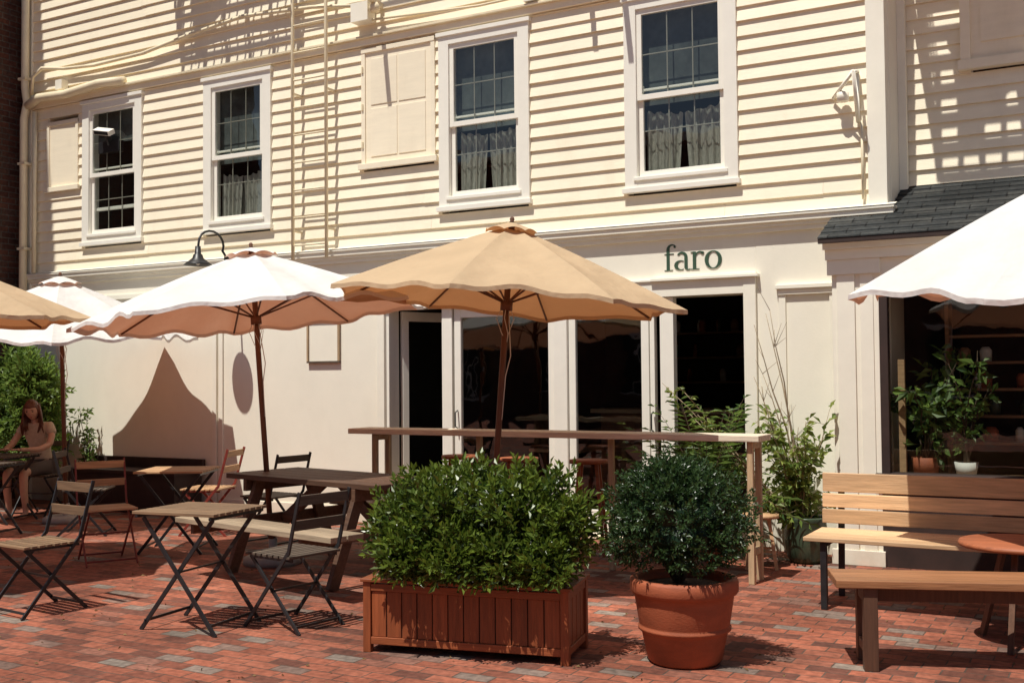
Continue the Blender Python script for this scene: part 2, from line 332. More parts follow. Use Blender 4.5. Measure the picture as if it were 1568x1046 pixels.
def window(i,a,b):
    m=MB()
    cz0,cz1=3.22,4.99
    m.box(a-.17,a-.05,-.045,.12,cz0,cz1,'wtrim'); m.box(b+.05,b+.17,-.045,.12,cz0,cz1,'wtrim')
    m.box(a-.05,b+.05,-.045,.12,WZ1+.05,cz1,'wtrim'); m.box(a-.19,b+.19,-.065,.0,cz1-.025,cz1+.0155,'wtrim')
    m.box(a-.05,b+.05,-.043,.12,cz0,WZ0-.05,'wtrim'); m.box(a-.19,b+.19,-.07,0,cz0-.035,cz0+.01,'wtrim')
    m.box(a-.08,b+.08,-.06,-.04,WZ0-.09,WZ0-.06,'wtrim')
    zm=(WZ0+WZ1)/2
    for z0,z1,yo in [(WZ0,zm+.02,.02),(zm-.02,WZ1,-.01)]:
        m.box(a-.05,a+.0,yo-.015,yo+.02,z0-.05,z1+.05,'wtrim'); m.box(b,b+.05,yo-.015,yo+.02,z0-.05,z1+.05,'wtrim')
        m.box(a,b,yo-.015,yo+.02,z0-.05,z0,'wtrim'); m.box(a,b,yo-.015,yo+.02,z1-.0,z1+.05 if yo<0 else z1+.02,'wtrim')
        m.add([(a,yo,z0),(b,yo,z0),(b,yo,z1),(a,yo,z1)],[(0,1,2,3)],'glass')
        for k in (1,2): xx=a+(b-a)*k/3; m.box(xx-.006,xx+.006,yo+.003,yo+.010,z0,z1,'muntin')
        zz=(z0+z1)/2; m.box(a,b,yo+.003,yo+.009,zz-.006,zz+.006,'muntin')
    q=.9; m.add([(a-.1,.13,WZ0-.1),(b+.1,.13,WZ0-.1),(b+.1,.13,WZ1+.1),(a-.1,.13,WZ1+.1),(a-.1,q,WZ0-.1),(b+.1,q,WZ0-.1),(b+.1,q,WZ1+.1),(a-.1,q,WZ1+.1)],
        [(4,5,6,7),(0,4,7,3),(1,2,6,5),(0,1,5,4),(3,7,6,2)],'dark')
    m.box(a-.04,b+.04,.10,.104,zm-(.1 if i else -.36),WZ1+.08,'reflgrey')  # added sheet behind upper sash, reflection painted into its colour
    if i!=0:
        N=50; hc=zm-[0,.22,.12,.16][i]
        for side in (0,1):
            vs=[];fs=[]
            for k in range(N+1):
                t=k/N; xx=(a+.0+(b-a)*.49*t) if side==0 else (b-(b-a)*.49*t)
                yy=.095+.014*math.sin(t*28+i)+.006*math.sin(t*61)
                pull=.10*t*(1 if side else -1)*.5
                vs+= [(xx+pull*.8,yy,WZ0-.06),(xx,yy,hc-.05*t+.012*math.sin(t*22))]
                if k: o=2*k; fs.append((o-2,o,o+1,o-1))
            m.add(vs,fs,'curtain',smooth=True)
        if i==1:
            m.box(a-.04,b+.04,.13,.134,WZ0-.08,hc-.1,'curtain')
    else:
        T=Matrix.Translation((a+.30,-.10,zm+.46))@Matrix.Rotation(.55,4,'X')@Matrix.Rotation(.2,4,'Y')
        m.box(-.13,.13,-.06,.04,-.03,.03,'wtrim',T); m.box(-.11,.11,-.066,-.06,-.022,.022,'black',T); m.box(-.09,.09,-.02,.0,-.09,-.03,'black',T); m.box(a+.10,a+.46,-.02,.06,zm+.22,zm+.36,'black'); m.tube([(a+.3,-.03,zm+.30),(a+.30,-.09,zm+.44)],.015,'black',6)
        m.box(a,b,.04,.08,WZ0+.24,WZ0+.28,'wtrim')
    m.build('window_%d'%i,parent=B,bevel=.002)
for i,(a,b) in enumerate(wins): window(i,a,b)
bl=MB()
for a,b,c,d in blind:
    bl.box(a,b,-.02,.06,c,d,'siding'); bl.box(a-.0,a+.05,-.035,-.02,c,d,'siding'); bl.box(b-.05,b,-.035,-.02,c,d,'siding')
    bl.box(a-.03,b+.03,-.06,-.02,c-.03,c+.03,'siding'); bl.box(a,b,-.04,-.02,d-.05,d,'siding')
    mx=(a+b)/2; mz=(c+d)/2
    if b-a>.7:
        for xa,xb in((a+.12,mx-.01),(mx+.01,b-.12)):
            for za,zb in((c+.1,mz-.02),(mz+.02,d-.12)): bl.box(xa,xb,-.027,-.02,za,zb,'siding')
        for q in range(3): bl.box(a+.01,a+.03,-.05,-.034,c+.2+q*.4,c+.27+q*.4,'beige')
bl.build('shuttered_panels',parent=B,bevel=.003)
pp=MB()
pp.tube([(-12.30,-.12,9),(-12.30,-.12,5.3),(-12.26,-.12,5.1),(-12.32,-.12,4.9),(-12.32,-.12,0)],.05,'beige')
pp.tube([(-12.16,-.08,4.98),(-12.16,-.08,2.9)],.028,'beige')
pp.tube([(-12.25,-.12,5.06),(-12.0,-.14,5.13),(-11.5,-.14,5.11),(-10.9,-.14,5.16),(-10.5,-.1,5.15)],.055,'beige')
pp.tube([(-12.2,-.1,5.2),(-12.15,-.12,5.42),(-12.0,-.1,5.52),(-11.6,-.08,5.46),(-11.05,-.08,5.42),(-10.2,-.08,5.44),(-9.45,-.08,5.54),(-8.6,-.08,5.62),(-7.6,-.08,5.55),(-6.9,-.06,5.45)],.022,'beige')
pp.tube([(-6.8,-.07,5.28),(-5.5,-.07,5.20),(-4.9,-.07,5.21),(-3.0,-.07,5.24),(-2,-.07,5.25)],.014,'beige')
for z in np.arange(3.2,9,1.1): pp.box(-12.38,-12.24,-.17,-.03,z,z+.03,'beige')
pp.box(-7.02,-6.80,-.16,-.02,5.26,5.46,'trim'); pp.lathe([(0,-.05),(.05,-.05),(.06,0),(.03,.05),(0,.05)],(-6.72,-.14,5.38),'beige',12)
pp.box(-4.98,-4.83,-.10,-.02,5.14,5.24,'trim')
pp.box(-11.72,-11.60,-.12,-.02,5.2,5.32,'trim')
for x in (-6.72,-3.98): pp.beam((x,-.03,5.42),(x,-.52,5.50),.05,.05,'beige'); 
pp.beam((-4.35,-.03,5.62),(-4.35,-.5,5.70),.05,.05,'beige')
pp.tube([(-2.06,-.04,3.82),(-1.84,-.30,3.96),(-1.86,-.04,4.02)],.016,'trim'); pp.tube([(-1.86,-.04,4.02),(-1.86,-.05,3.60),(-1.84,-.30,3.96)],.016,'trim')
pp.lathe([(0,-.05),(.05,-.05),(.05,.02),(0,.05)],(-1.97,-.1,3.82),'trim',12)
pp.tube([(-1.83,-.05,3.6),(-1.83,-.05,2.95)],.012,'beige')
pp.build('pipes_and_cables',parent=B)
def faro():
    m=MB(); y=-.003; o=[0]; Z0=2.455; VS=.82
    def poly_strip(pts,ws):
        vs=[];fs=[]
        P=[Vector((p[0],p[1])) for p in pts]
        for i,p in enumerate(P):
            d=(P[min(i+1,len(P)-1)]-P[max(i-1,0)]).normalized(); nn=Vector((-d.y,d.x)); w=ws[i]/2
            for q,yy in ((p+nn*w,y-.0003*o[0]),(p-nn*w,y-.0003*o[0]),(p-nn*w,0.0005),(p+nn*w,0.0005)): vs.append((q.x,yy,Z0+(q.y-Z0)*VS))
            if i:
                a=4*i-4;b=4*i
                for k in range(4): fs.append((a+k,a+(k+1)%4,b+(k+1)%4,b+k))
        fs+= [(0,1,2,3),(4*len(P)-1,4*len(P)-2,4*len(P)-3,4*len(P)-4)]
        m.add(vs,fs,'sign'); o[0]+=1
    z=Z0; X=-3.615; xh=.195; T=.034; t=.009
    def arc(cx,cz,rx,rz,a0,a1,n,wf):
        pts=[];ws=[]
        for i in range(n+1):
            a=math.radians(a0+(a1-a0)*i/n); pts.append((cx+rx*math.cos(a),cz+rz*math.sin(a))); ws.append(wf(a,i/n))
        poly_strip(pts,ws)
    thick=lambda a,u: t+(T-t)*abs(math.cos(a))**1.5
    fx=X+.05
    poly_strip([(fx,z),(fx,z+.235)],[T*.9,T*.9]); arc(fx+.040,z+.235,.040,.050,180,40,14,lambda a,u:T*.9*(1-u)+t*u)
    arc(fx+.066,z+.262,.006,.006,0,340,8,lambda a,u:.016)
    poly_strip([(fx-.035,z+.004),(fx+.045,z+.004)],[t,t]); poly_strip([(fx-.035,z+xh-.01),(fx+.055,z+xh-.01)],[t,t])
    ax=X+.175
    poly_strip([(ax+.045,z+.02),(ax+.045,z+.145)],[T*.9,T*.9]); arc(ax+.005,z+.145,.040,.047,0,150,14,lambda a,u:T*.9*(1-u)+t*2*u)
    arc(ax-.002,z+.055,.048,.050,60,300,18,lambda a,u:t+(T-t)*max(0,-math.cos(a))**1.2); arc(ax+.068,z+.025,.022,.022,190,320,8,lambda a,u:T*.7*(1-u)+t*u)
    rx=X+.30
    poly_strip([(rx,z),(rx,z+xh)],[T*.9,T*.9]); poly_strip([(rx-.035,z+.004),(rx+.045,z+.004)],[t,t]); poly_strip([(rx-.035,z+xh-.006),(rx,z+xh-.002)],[t,t])
    arc(rx+.05,z+.13,.042,.060,165,60,12,lambda a,u:t+.012*u); arc(rx+.076,z+.178,.006,.006,0,340,8,lambda a,u:.02)
    arc(X+.475,z+.097,.062,.093,0,360,36,thick)
    return m.build('faro_sign_lettering',parent=B)
faro()
dr=MB()
def leaf(x0,x1,y=.06,zt=DT,ang=0,hinge=0,sw=.075,gl=True):
    T=Matrix.Translation((x0 if hinge==0 else x1,y,0))@Matrix.Rotation(ang,4,'Z'); W=x1-x0
    s=0 if hinge==0 else -W
    def bx(a,b,c,d,e,f,mm): dr.box(s+a,s+b,c,d,e,f,mm,T)
    bx(0,sw,-.025,.025,.035,zt-.01,'wtrim'); bx(W-sw,W,-.025,.025,.035,zt-.01,'wtrim')
    bx(sw,W-sw,-.022,.022,zt-.11,zt-.01,'wtrim'); bx(sw,W-sw,-.022,.022,.035,.26,'wtrim')
    vs=[T@Vector((s+sw,0,.26)),T@Vector((s+W-sw,0,.26)),T@Vector((s+W-sw,0,zt-.11)),T@Vector((s+sw,0,zt-.11))]
    dr.add(vs,[(0,1,2,3)],'glass')
dr.box(-6.70,-6.66,.0,.18,.03,DT,'wtrim')
leaf(-5.88,-4.74); dr.box(-6.02,-5.90,.02,.14,.03,DT-.002,'wtrim')
dr.box(-4.74,-4.60,.0,.16,.03,DT-.002,'wtrim')
leaf(-4.60,-3.78); dr.box(-3.775,-3.73,.05,.12,.03,DT,'wtrim')
dr.box(-3.66,-3.53,.01,.10,.03,DT-.003,'wtrim')
for x in (-5.90,-3.80): dr.tube([(x+.06,.03,1.0),(x+.06,-.02,1.02),(x+.06,-.02,1.16),(x+.06,.03,1.18)],.008,'black',6)
leaf(-6.64,-6.02,y=.20,ang=1.15,hinge=0)
dr.build('folding_glass_doors',parent=B,bevel=.003)
it=MB()
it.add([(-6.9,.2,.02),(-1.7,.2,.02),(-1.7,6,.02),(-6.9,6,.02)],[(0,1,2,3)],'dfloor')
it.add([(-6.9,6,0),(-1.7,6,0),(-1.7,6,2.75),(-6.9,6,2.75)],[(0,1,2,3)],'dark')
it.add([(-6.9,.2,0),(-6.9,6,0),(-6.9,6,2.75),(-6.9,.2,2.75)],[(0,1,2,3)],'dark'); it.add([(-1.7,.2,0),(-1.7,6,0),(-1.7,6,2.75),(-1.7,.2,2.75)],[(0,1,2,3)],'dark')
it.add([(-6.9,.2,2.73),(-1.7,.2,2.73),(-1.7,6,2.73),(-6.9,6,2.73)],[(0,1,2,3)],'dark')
it.box(-5.8,-3.2,3.4,4.0,0.02,1.05,'shelf'); it.box(-5.9,-3.1,3.3,4.1,1.05,1.1,'bar')
for z in (1.4,1.75,2.1): it.box(-5.8,-3.2,5.6,5.9,z,z+.03,'shelf')
for k in range(26):
    x=random.uniform(-5.7,-3.3); z=random.choice((1.43,1.78,2.13)); r=random.uniform(.03,.06); it.lathe([(0,0),(r,0),(r*1.1,.12),(r*.5,.18),(0,.18)],(x,5.7,z),random.choice(['terra','paper','green_pot','shelf']),10)
for x,y in ((-5.2,1.2),(-4.1,1.5),(-3.1,1.4)):
    it.box(x-.3,x+.3,y-.3,y+.3,.72,.75,'shelf'); it.box(x-.03,x+.03,y-.03,y+.03,.02,.72,'black'); it.box(x-.2,x+.2,y-.2,y+.2,.02,.04,'black')
it.build('cafe_interior',parent=B)
by=-.40; bay=MB()
bay.box(-2.02,-1.66,by,by+.3,0,2.42,'trim'); bay.box(-1.98,-1.84,by-.02,by,.12,2.3,'trim'); bay.box(-1.80,-1.70,by-.012,by,.12,2.3,'trim')
bay.box(-2.05,-1.64,by-.035,by,2.3,2.42,'trim'); bay.box(-2.05,-1.64,by-.03,by,0,.12,'trim')
bay.box(-2.02,-1.98,by+.3,0,0,2.42,'trim')
bay.box(-1.66,4,by,by+.12,0,.68,'dstone'); bay.box(-1.7,4,by-.06,by+.16,.68,.73,'dstone')
bay.box(-1.66,4,by,by+.15,2.14,2.42,'trim'); bay.box(-2.06,4,by-.05,by+.25,2.42,2.50,'trim'); bay.box(-2.07,4,by-.09,by+.25,2.50,2.56,'trim')
bay.box(-1.66,-1.60,by+.01,by+.1,.73,2.14,'dstone'); bay.box(.3,.36,by+.01,by+.1,.73,2.14,'dstone')
bay.add([(-1.6,by+.05,.73),(4,by+.05,.73),(4,by+.05,2.14),(-1.6,by+.05,2.14)],[(0,1,2,3)],'glass')
rz=lambda y: 2.585+(y-(by-.16))*.46
for k in range(10):
    y0=by-.16+k*.118; y1=y0+.13
    if y0>.6: break
    xl=-2.09 if y0<-.12 else XR+.01
    bay.add([(xl,y0,rz(y0)+.012),(4,y0,rz(y0)+.012),(4,y1,rz(y1)+.0),(xl,y1,rz(y1)+.0),(xl,y0,rz(y0)),(4,y0,rz(y0))],[(0,1,2,3),(4,5,1,0)],'slate')
bay.add([(-2.09,by-.16,2.585),(-2.09,-.0,rz(-.0)),(-2.09,-.0,2.5)],[(0,1,2)],'trim')
bay.box(-2.09,4,by-.155,by-.13,2.545,2.583,'dstone'); bay.box(-2.09,4,by-.13,0,2.563,2.583,'trim')
bay.build('bay_shopfront',parent=B,bevel=.003)
bi=MB()
bi.add([(-1.68,by+.3,.0),(4,by+.3,.0),(4,4,.0),(-1.68,4,.0)],[(0,1,2,3)],'dfloor')
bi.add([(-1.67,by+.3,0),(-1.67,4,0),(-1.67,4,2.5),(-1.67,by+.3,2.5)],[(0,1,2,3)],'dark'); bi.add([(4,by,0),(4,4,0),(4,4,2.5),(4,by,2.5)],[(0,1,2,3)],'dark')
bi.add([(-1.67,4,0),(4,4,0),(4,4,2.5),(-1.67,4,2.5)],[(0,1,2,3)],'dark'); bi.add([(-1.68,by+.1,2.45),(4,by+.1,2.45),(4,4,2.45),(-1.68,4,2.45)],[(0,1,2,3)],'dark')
bi.box(-1.66,3,by+.16,by+.55,.66,.70,'shelf')
for z in (.92,1.14,1.36,1.58,1.8): bi.box(-1.25,1.6,.40,.62,z,z+.022,'shelf')
for x in (-1.28,.2,1.60): bi.box(x,x+.03,.40,.62,.02,2.1,'shelf')
for k in range(46):
    x=random.uniform(-1.15,1.4); z=random.choice((.942,1.162,1.382,1.602)); r=random.uniform(.03,.06); bi.lathe([(0,0),(r,0),(r*1.1,.09),(r*.6,.12),(0,.12)],(x,.5,z),random.choice(['terra','paper','green_pot','shelf','terra']),10)
bi.box(-1.56,-1.51,by+.2,by+.25,.7,1.62,'slatl')
bi.build('shop_interior_shelves',parent=B)
# ------------------------------------------------------------------ fire escapes & ladder
def fire_escape(x0,x1,yw,depth,z,name,sl=.04,bw=.02,sp=.12):
    m=MB(); yo=yw-depth
    for k in range(int(depth/.11)+1): 
        y=yo+k*.11; m.box(x0,x1,y-sl/2,y+sl/2,z-.012,z,'beige')
    for k in range(int((x1-x0)/.35)+1): m.box(x0+k*.35-.025,x0+k*.35+.025,yo,yw-.02,z-.05,z-.013,'beige')
    for zz in (z+.25,z+.5,z+.75,z+1.0):
        m.tube([(x0,yw-.03,zz),(x0,yo,zz),(x1,yo,zz),(x1,yw-.03,zz)],.02,'beige',6)
    for k in range(int((x1-x0)/sp)+1): m.box(x0+k*sp-bw/2,x0+k*sp+bw/2,yo-bw/2,yo+bw/2,z-.02,z+1.0,'beige')
    for x in (x0,x1): m.tube([(x,yo+.05,z-.02),(x,yw-.03,z-.75)],.022,'beige',6)
    for k in range(9): 
        m.box(x0+.2+k*.16,x0+.24+k*.16+.14,yo+.1,yo+.5,z+.05+k*.22,z+.07+k*.22,'beige')
    m.tube([(x0+.2,yo+.1,z),(x0+1.7,yo+.1,z+2.0)],.025,'beige',6); m.tube([(x0+.2,yo+.5,z),(x0+1.7,yo+.5,z+2.0)],.025,'beige',6)
    return m.build(name)
fire_escape(-9.75,-7.95,0,.84,6.90,'fire_escape')
fire_escape(-6.9,-5.5,0,.75,7.1,'fire_escape.001')
fire_escape(-1.55,2.2,.63,1.15,5.75,'fire_escape.002',.06,.04,.17)
ld=MB()
for x in (-7.81,-7.35): ld.tube([(x,-.16,2.80),(x,-.16,8.2)],.019,'beige',8)
z=2.95
while z<8.1: ld.tube([(-7.81,-.16,z),(-7.35,-.16,z)],.010,'beige',6); z+=.30
for z in (3.1,4.6,6.1): 
    for x in (-7.81,-7.35): ld.box(x-.012,x+.012,-.16,0,z,z+.02,'beige')
ld.build('fire_escape_ladder')
# ------------------------------------------------------------------ neighbours
nb=MB(); nb.box(-22,-12.55,-4.5,8,0,11,'dbrick'); nb.build('dark_brick_building')
ob=MB(); ob.box(-26,16,-30,-24,0,9,'obrick')
for i in range(12):
    for j in range(2): 
        x=-24+i*3.2; zz=1+j*3.6
        ob.box(x,x+1.2,-24.0,-23.96,zz,zz+1.9,'dark'); ob.box(x-.1,x+1.3,-24,-23.9,zz-.12,zz-.002,'trim'); ob.box(x-.1,x+1.3,-24,-23.93,zz+1.902,zz+2.02,'trim'); ob.box(x+.57,x+.63,-23.958,-23.94,zz,zz+1.9,'trim')
ob.box(-26.2,16.2,-30.2,-23.7,9.0,9.3,'trim'); ob.build('opposite_brick_building')
# ------------------------------------------------------------------ wall lamp
lx=-8.80
lp2=MB(); pts=[(lx,-.02,2.84),(lx,-.12,2.87),(lx,-.2,2.96)]
for k in range(11): pts.append((lx,-.37+.19*math.cos(math.radians(-20+k*20)),3.01+.15*math.sin(math.radians(-20+k*20))))
pts.append((lx,-.57,2.94))
lp2.tube(pts,.013,'black',10)
lp2.box(lx-.05,lx+.05,-.12,-.10,2.80,2.90,'black')
lp2.lathe([(.0,.13),(.03,.13),(.034,.05),(.05,.035),(.06,.0),(.13,-.055),(.155,-.075),(.15,-.077),(.05,-.01),(0,-.01)],(lx,-.57,2.84),'black',28)
lp2.lathe([(0,-.02),(.03,-.03),(.035,-.055),(0,-.08)],(lx,-.57,2.84),'paper',12)
lp2.build('gooseneck_wall_lamp')
nf=MB(); a,b=-7.73,-7.29
nf.box(a,b,-.035,-.005,1.68,1.70,'slatd'); nf.box(a,b,-.035,-.005,2.13,2.15,'slatd'); nf.box(a,a+.02,-.035,-.005,1.70,2.13,'barleg'); nf.box(b-.02,b,-.035,-.005,1.70,2.13,'barleg'); nf.box(a+.02,b-.02,-.015,-.008,1.70,2.13,'cream')
nf.tube([((a+b)/2-.2,-.02,2.15),((a+b)/2,-.02,2.3),((a+b)/2+.2,-.02,2.15)],.004,'black',6)
nf.build('wall_notice_frame')
# ------------------------------------------------------------------ umbrellas
def umbrella(c,apex,rim,r,fab,ang=0,tilt=(0,0),seed=1,pole='umpole',n=8,lift=.03,wav=.01):
    rr=random.Random(seed); m=MB(); h0=apex-rim
    ribs=[]
    for k in range(n):
        ribs.append((0,r*rr.uniform(.975,1.02),rr.uniform(-.04,.02)))
    def ribpt(k,t):
        _,rk,dz=ribs[k%n]; a=ang+2*math.pi*k/n
        return Vector((rk*t*math.cos(a),rk*t*math.sin(a),apex-h0*(t**1.1)+dz*t*t))
    NR,NC=14,14
    for k in range(n):
        vs=[];fs=[]
        wob=rr.uniform(0,6); fl=rr.uniform(.2,1.3); wv=wav*rr.uniform(.5,1.6)
        for i in range(NR+1):
            t=.07+.93*i/NR
            A=ribpt(k,t);C=ribpt(k+1,t)
            for j in range(NC+1):
                u=j/NC; p=A.lerp(C,u); b=4*u*(1-u)
                p.z+= -.026*r*b*math.sin(math.pi*t) + lift*fl*b*t**4 + wv*math.sin(u*12.5+wob)*t**3*min(1,b*2)+ .004*math.sin(t*19+wob*2+u*5)*b
                inn=1-.055*b*max(0,(t-.55)/.45)**2
                p.x*=inn;p.y*=inn
                vs.append(p)
        for i in range(NR):
            for j in range(NC):
                q=i*(NC+1)+j; fs.append((q,q+1,q+NC+2,q+NC+1))
        m.add(vs,fs,fab,smooth=True)
        o=NR*(NC+1); hv=[]
        for j in range(NC+1): 
            p=vs[o+j]; hv+= [p,Vector((p.x*1.002,p.y*1.002,p.z-.03))]
        m.add(hv,[(2*j,2*j+2,2*j+3,2*j+1) for j in range(NC)],fab,smooth=True)
    for k in range(n):
        vs=[];fs=[]
        for i in range(4):
            t=i/3*.15
            A=ribpt(k,t);C=ribpt(k+1,t)
            for j in range(7):
                u=j/6; p=A.lerp(C,u); p.z+=.035+(.022*4*u*(1-u) if i==3 else 0)-(.012 if i==3 else 0); vs.append(p)
        for i in range(3):
            for j in range(6): q=i*7+j; fs.append((q,q+1,q+8,q+7))
        m.add(vs,fs,fab,smooth=True)
    for k in range(n):
        m.tube([ribpt(k,.03)-Vector((0,0,.02)),ribpt(k,.5)-Vector((0,0,.022)),ribpt(k,.985)-Vector((0,0,.018))],.009,pole,6)
        hub=Vector((0,0,rim-.02)); m.tube([hub,ribpt(k,.52)-Vector((0,0,.03))],.008,pole,6)
    m.lathe([(.0,.03),(.045,.03),(.045,-.04),(0,-.04)],(0,0,rim-.03),pole,12)
    m.tube([(0,0,.05),(0,0,apex+.02)],.023,pole,12); m.lathe([(0,.075),(.012,.07),(.018,.055),(.014,.04),(.022,.03),(0,.03)],(0,0,apex),pole,12)
    for q in range(4):
        a=q*1.7; m.tube([(.02*math.cos(a),.02*math.sin(a),rim-.03),(.07*math.cos(a),.07*math.sin(a),rim-.13),(.03*math.cos(a+1),.03*math.sin(a+1),rim-.24),(.022,0,rim-.3)],.003,'paper',4)
    m.tube([(.02,0,rim-.05),(.05,.02,rim-.4),(.03,0,rim-.55),(.022,0,1.2)],.004,'paper',5)
    ob=m.build('canopy_and_pole',loc=c,rot=(tilt[0],tilt[1],0))
    bm=MB(); bm.lathe([(0,.07),(.03,.07),(.03,.2),(.035,.2),(.035,.07),(.20,.07),(.235,.05),(.24,.0),(0,0)],(0,0,.002),'concrete',28)
    b=bm.build('base_weight',loc=(c[0],c[1],0))
    par=empty('patio_umbrella'); ob.parent=par; b.parent=par
    return par
def lean(right,fwd):
    a=math.radians(right);f=math.radians(fwd); lx=.874*a-.486*f; ly=.486*a+.874*f
    return (-ly,lx)
umbrella((-4.06,-2.42,0),2.62,2.07,1.34,'tan',ang=.25,tilt=lean(4.2,.3),seed=3,lift=.02)
umbrella((-6.12,-2.40,0),2.58,2.04,1.44,'white',ang=.1,tilt=lean(-4.2,1.2),seed=5,lift=.02,wav=.018)
umbrella((-9.93,-1.36,0),2.60,1.98,1.43,'white',ang=math.pi/2+.05,tilt=lean(0,-4),seed=8,lift=.02,wav=.022)
umbrella((-8.15,-4.25,0),2.54,2.00,1.38,'tan',ang=.12,seed=9,lift=.02)
umbrella((-.17,-1.86,0),2.78,1.98,1.47,'white',ang=math.pi+.45,tilt=lean(0,-4),seed=12,lift=.035,wav=.028)
# ------------------------------------------------------------------ bistro furniture
def chair(loc,rot,metal='black',w='slatd'):
    m=MB()
    for sx in (-.2,.2):
        m.beam((sx,.27,.84),(sx,.17,.47),.012,.024,metal); m.beam((sx,.17,.48),(sx,-.23,0),.012,.024,metal)
        x2=sx*.88; m.beam((x2,-.20,.435),(x2,.24,0),.012,.024,metal); m.beam((x2*1.0,-.2,.43),(x2,.18,.43),.012,.018,metal)
    m.beam((-.2,-.20,.035),(.2,-.20,.035),.01,.016,metal); m.beam((-.18,.20,.04),(.18,.20,.04),.01,.016,metal); m.beam((-.19,.0,.235),(.19,.0,.235),.01,.014,metal)
    for k in range(8):
        y=-.20+k*.052; m.box(-.205,.205,y-.019,y+.019,.440,.456,w)
    for z in (.64,.79): 
        y=.17+(z-.47)/.37*.10; m.box(-.20,.20,y-.008,y+.008,z-.03,z+.03,w)
    return m.build('bistro_folding_chair',loc=loc,rot=rot,bevel=.002)
def table(loc,rot,w='slat',L=.62,Wd=.58,metal='black'):
    m=MB(); h=.72
    n=int(Wd/.056)
    for k in range(n): y=-Wd/2+(k+.5)*Wd/n; m.box(-L/2,L/2,y-.023,y+.023,h-.018,h,w)
    for sx in(-1,1): m.beam((sx*(L/2-.03),-Wd/2+.01,h-.03),(sx*(L/2-.03),Wd/2-.01,h-.03),.02,.018,metal)
    for sy in (-1,1):
        y=sy*(Wd/2-.05); m.beam((-L/2+.05,y,h-.04),(L/2-.02,y,0),.012,.026,metal); y2=y-sy*.016; m.beam((L/2-.05,y2,h-.04),(-L/2+.02,y2,0),.012,.026,metal)
    m.beam((-L/2+.06,-Wd/2+.05,.06),(-L/2+.06,Wd/2-.05,.06),.01,.018,metal); m.beam((L/2-.06,-Wd/2+.05,.06),(L/2-.06,Wd/2-.05,.06),.01,.018,metal); m.beam((0,-Wd/2+.05,h/2),(0,Wd/2-.05,h/2),.012,.012,metal)
    return m.build('bistro_table',loc=loc,rot=rot,bevel=.002)
table((-4.97,-4.36,0),.12,'slat',.60,.54)
chair((-4.46,-4.08,0),-math.pi/2-.15,'black','slatd')
chair((-6.26,-4.52,0),-.12,'black','slat')
chair((-7.45,-2.95,0),math.pi/2-.5,'redm','slatl')
table((-7.35,-2.25,0),.5,'slatl',.60,.60)
chair((-7.85,-1.35,0),-math.pi/2+.35,'redm','slatl')
chair((-6.80,-1.62,0),-math.pi/2-.1,'black','slatd')
table((-10.62,-1.66,0),.3,'slatd',.6,.6)
chair((-10.80,-1.02,0),.35,'black','slatd')
table((-9.75,-2.5,0),.3,'slatd',.6,.6)
chair((-8.95,-1.9,0),2.2,'black','slatd')
def picnic(loc,rot):
    m=MB(); L=1.8
    for k in range(5): y=-.36+k*.148; m.box(-L/2,L/2,y,y+.14,.71,.75,'picnic')
    for s in (-1,1):
        for k in range(2):
            y=s*.76+(k-.5)*.15; m.box(-L/2+.12,L/2+.15,y-.07,y+.07,.42,.46,'picb')
        for x in (-L/2+.3,L/2-.3): 
            m.beam((x,s*.24,.71),(x,s*.52,.0),.09,.045,'picnic',up=(1,0,0))
    for x in (-L/2+.25,L/2-.25):
        m.box(x-.02,x+.02,-.36,.36,.62,.71,'picnic'); m.box(x-.02,x+.02,-.84,.84,.335,.42,'picnic')
    m.beam((-L/2+.3,0,.36),(-.1,0,.70),.09,.04,'picnic',up=(0,1,0)); m.beam((L/2-.3,0,.36),(.1,0,.70),.09,.04,'picnic',up=(0,1,0))
    return m.build('picnic_table',loc=loc,rot=rot,bevel=.004)
picnic((-5.42,-2.50,0),-.2)
bc=MB()
bc.box(-5.95,-2.28,-1.62,-1.30,1.025,1.07,'bar'); 
for x in (-5.70,-2.36): 
    bc.box(x-.022,x+.022,-1.58,-1.535,0,1.024,'barleg'); bc.box(x-.022,x+.022,-1.385,-1.34,0,1.024,'barleg'); bc.box(x-.018,x+.018,-1.535,-1.385,.2,.25,'barleg'); bc.box(x-.02,x+.02,-1.535,-1.385,.97,1.023,'barleg')
for x in (-4.7,-3.5): bc.box(x-.022,x+.022,-1.48,-1.44,0,1.024,'barleg')
bc.build('outdoor_bar_counter',bevel=.004)
def stool(loc,h=.76,w='roundt',r=.17):
    m=MB(); m.lathe([(0,0),(r,0),(r,.03),(0,.03)],(0,0,h-.03),w,28)
    for k in range(4):
        a=math.pi/4+k*math.pi/2; m.beam((r*.6*math.cos(a),r*.6*math.sin(a),h-.03),(r*1.15*math.cos(a),r*1.15*math.sin(a),0),.028,.028,w)
    q=r*.95; ps=[(q*math.cos(math.pi/4+k*math.pi/2),q*math.sin(math.pi/4+k*math.pi/2),h*.33) for k in range(5)]
    for a,b in zip(ps[:-1],ps[1:]): m.beam(a,b,.018,.018,w)
    return m.build('wooden_stool',loc=loc,rot=.3)
stool((-4.66,-.85,0),.80); stool((-3.98,-.85,0),.80); stool((-5.3,-.8,0),.80); stool((-2.50,-.85,0),.42,'slatl',.14)
rt=MB(); rt.lathe([(0,0),(.31,0),(.32,.012),(.31,.028),(0,.028)],(0,0,.54),'roundt',40)
for k in range(3):
    a=.4+k*2*math.pi/3; rt.beam((.1*math.cos(a),.1*math.sin(a),.54),(.27*math.cos(a),.27*math.sin(a),0),.03,.03,'benchl')
rt.build('round_side_table',loc=(-.52,-2.62,0))
bb=MB(); x0,x1=-1.82,.9
for k in range(4): bb.box(x0,x1,-.0-.13*k-.12,-.13*k,.435,.462,'bench')
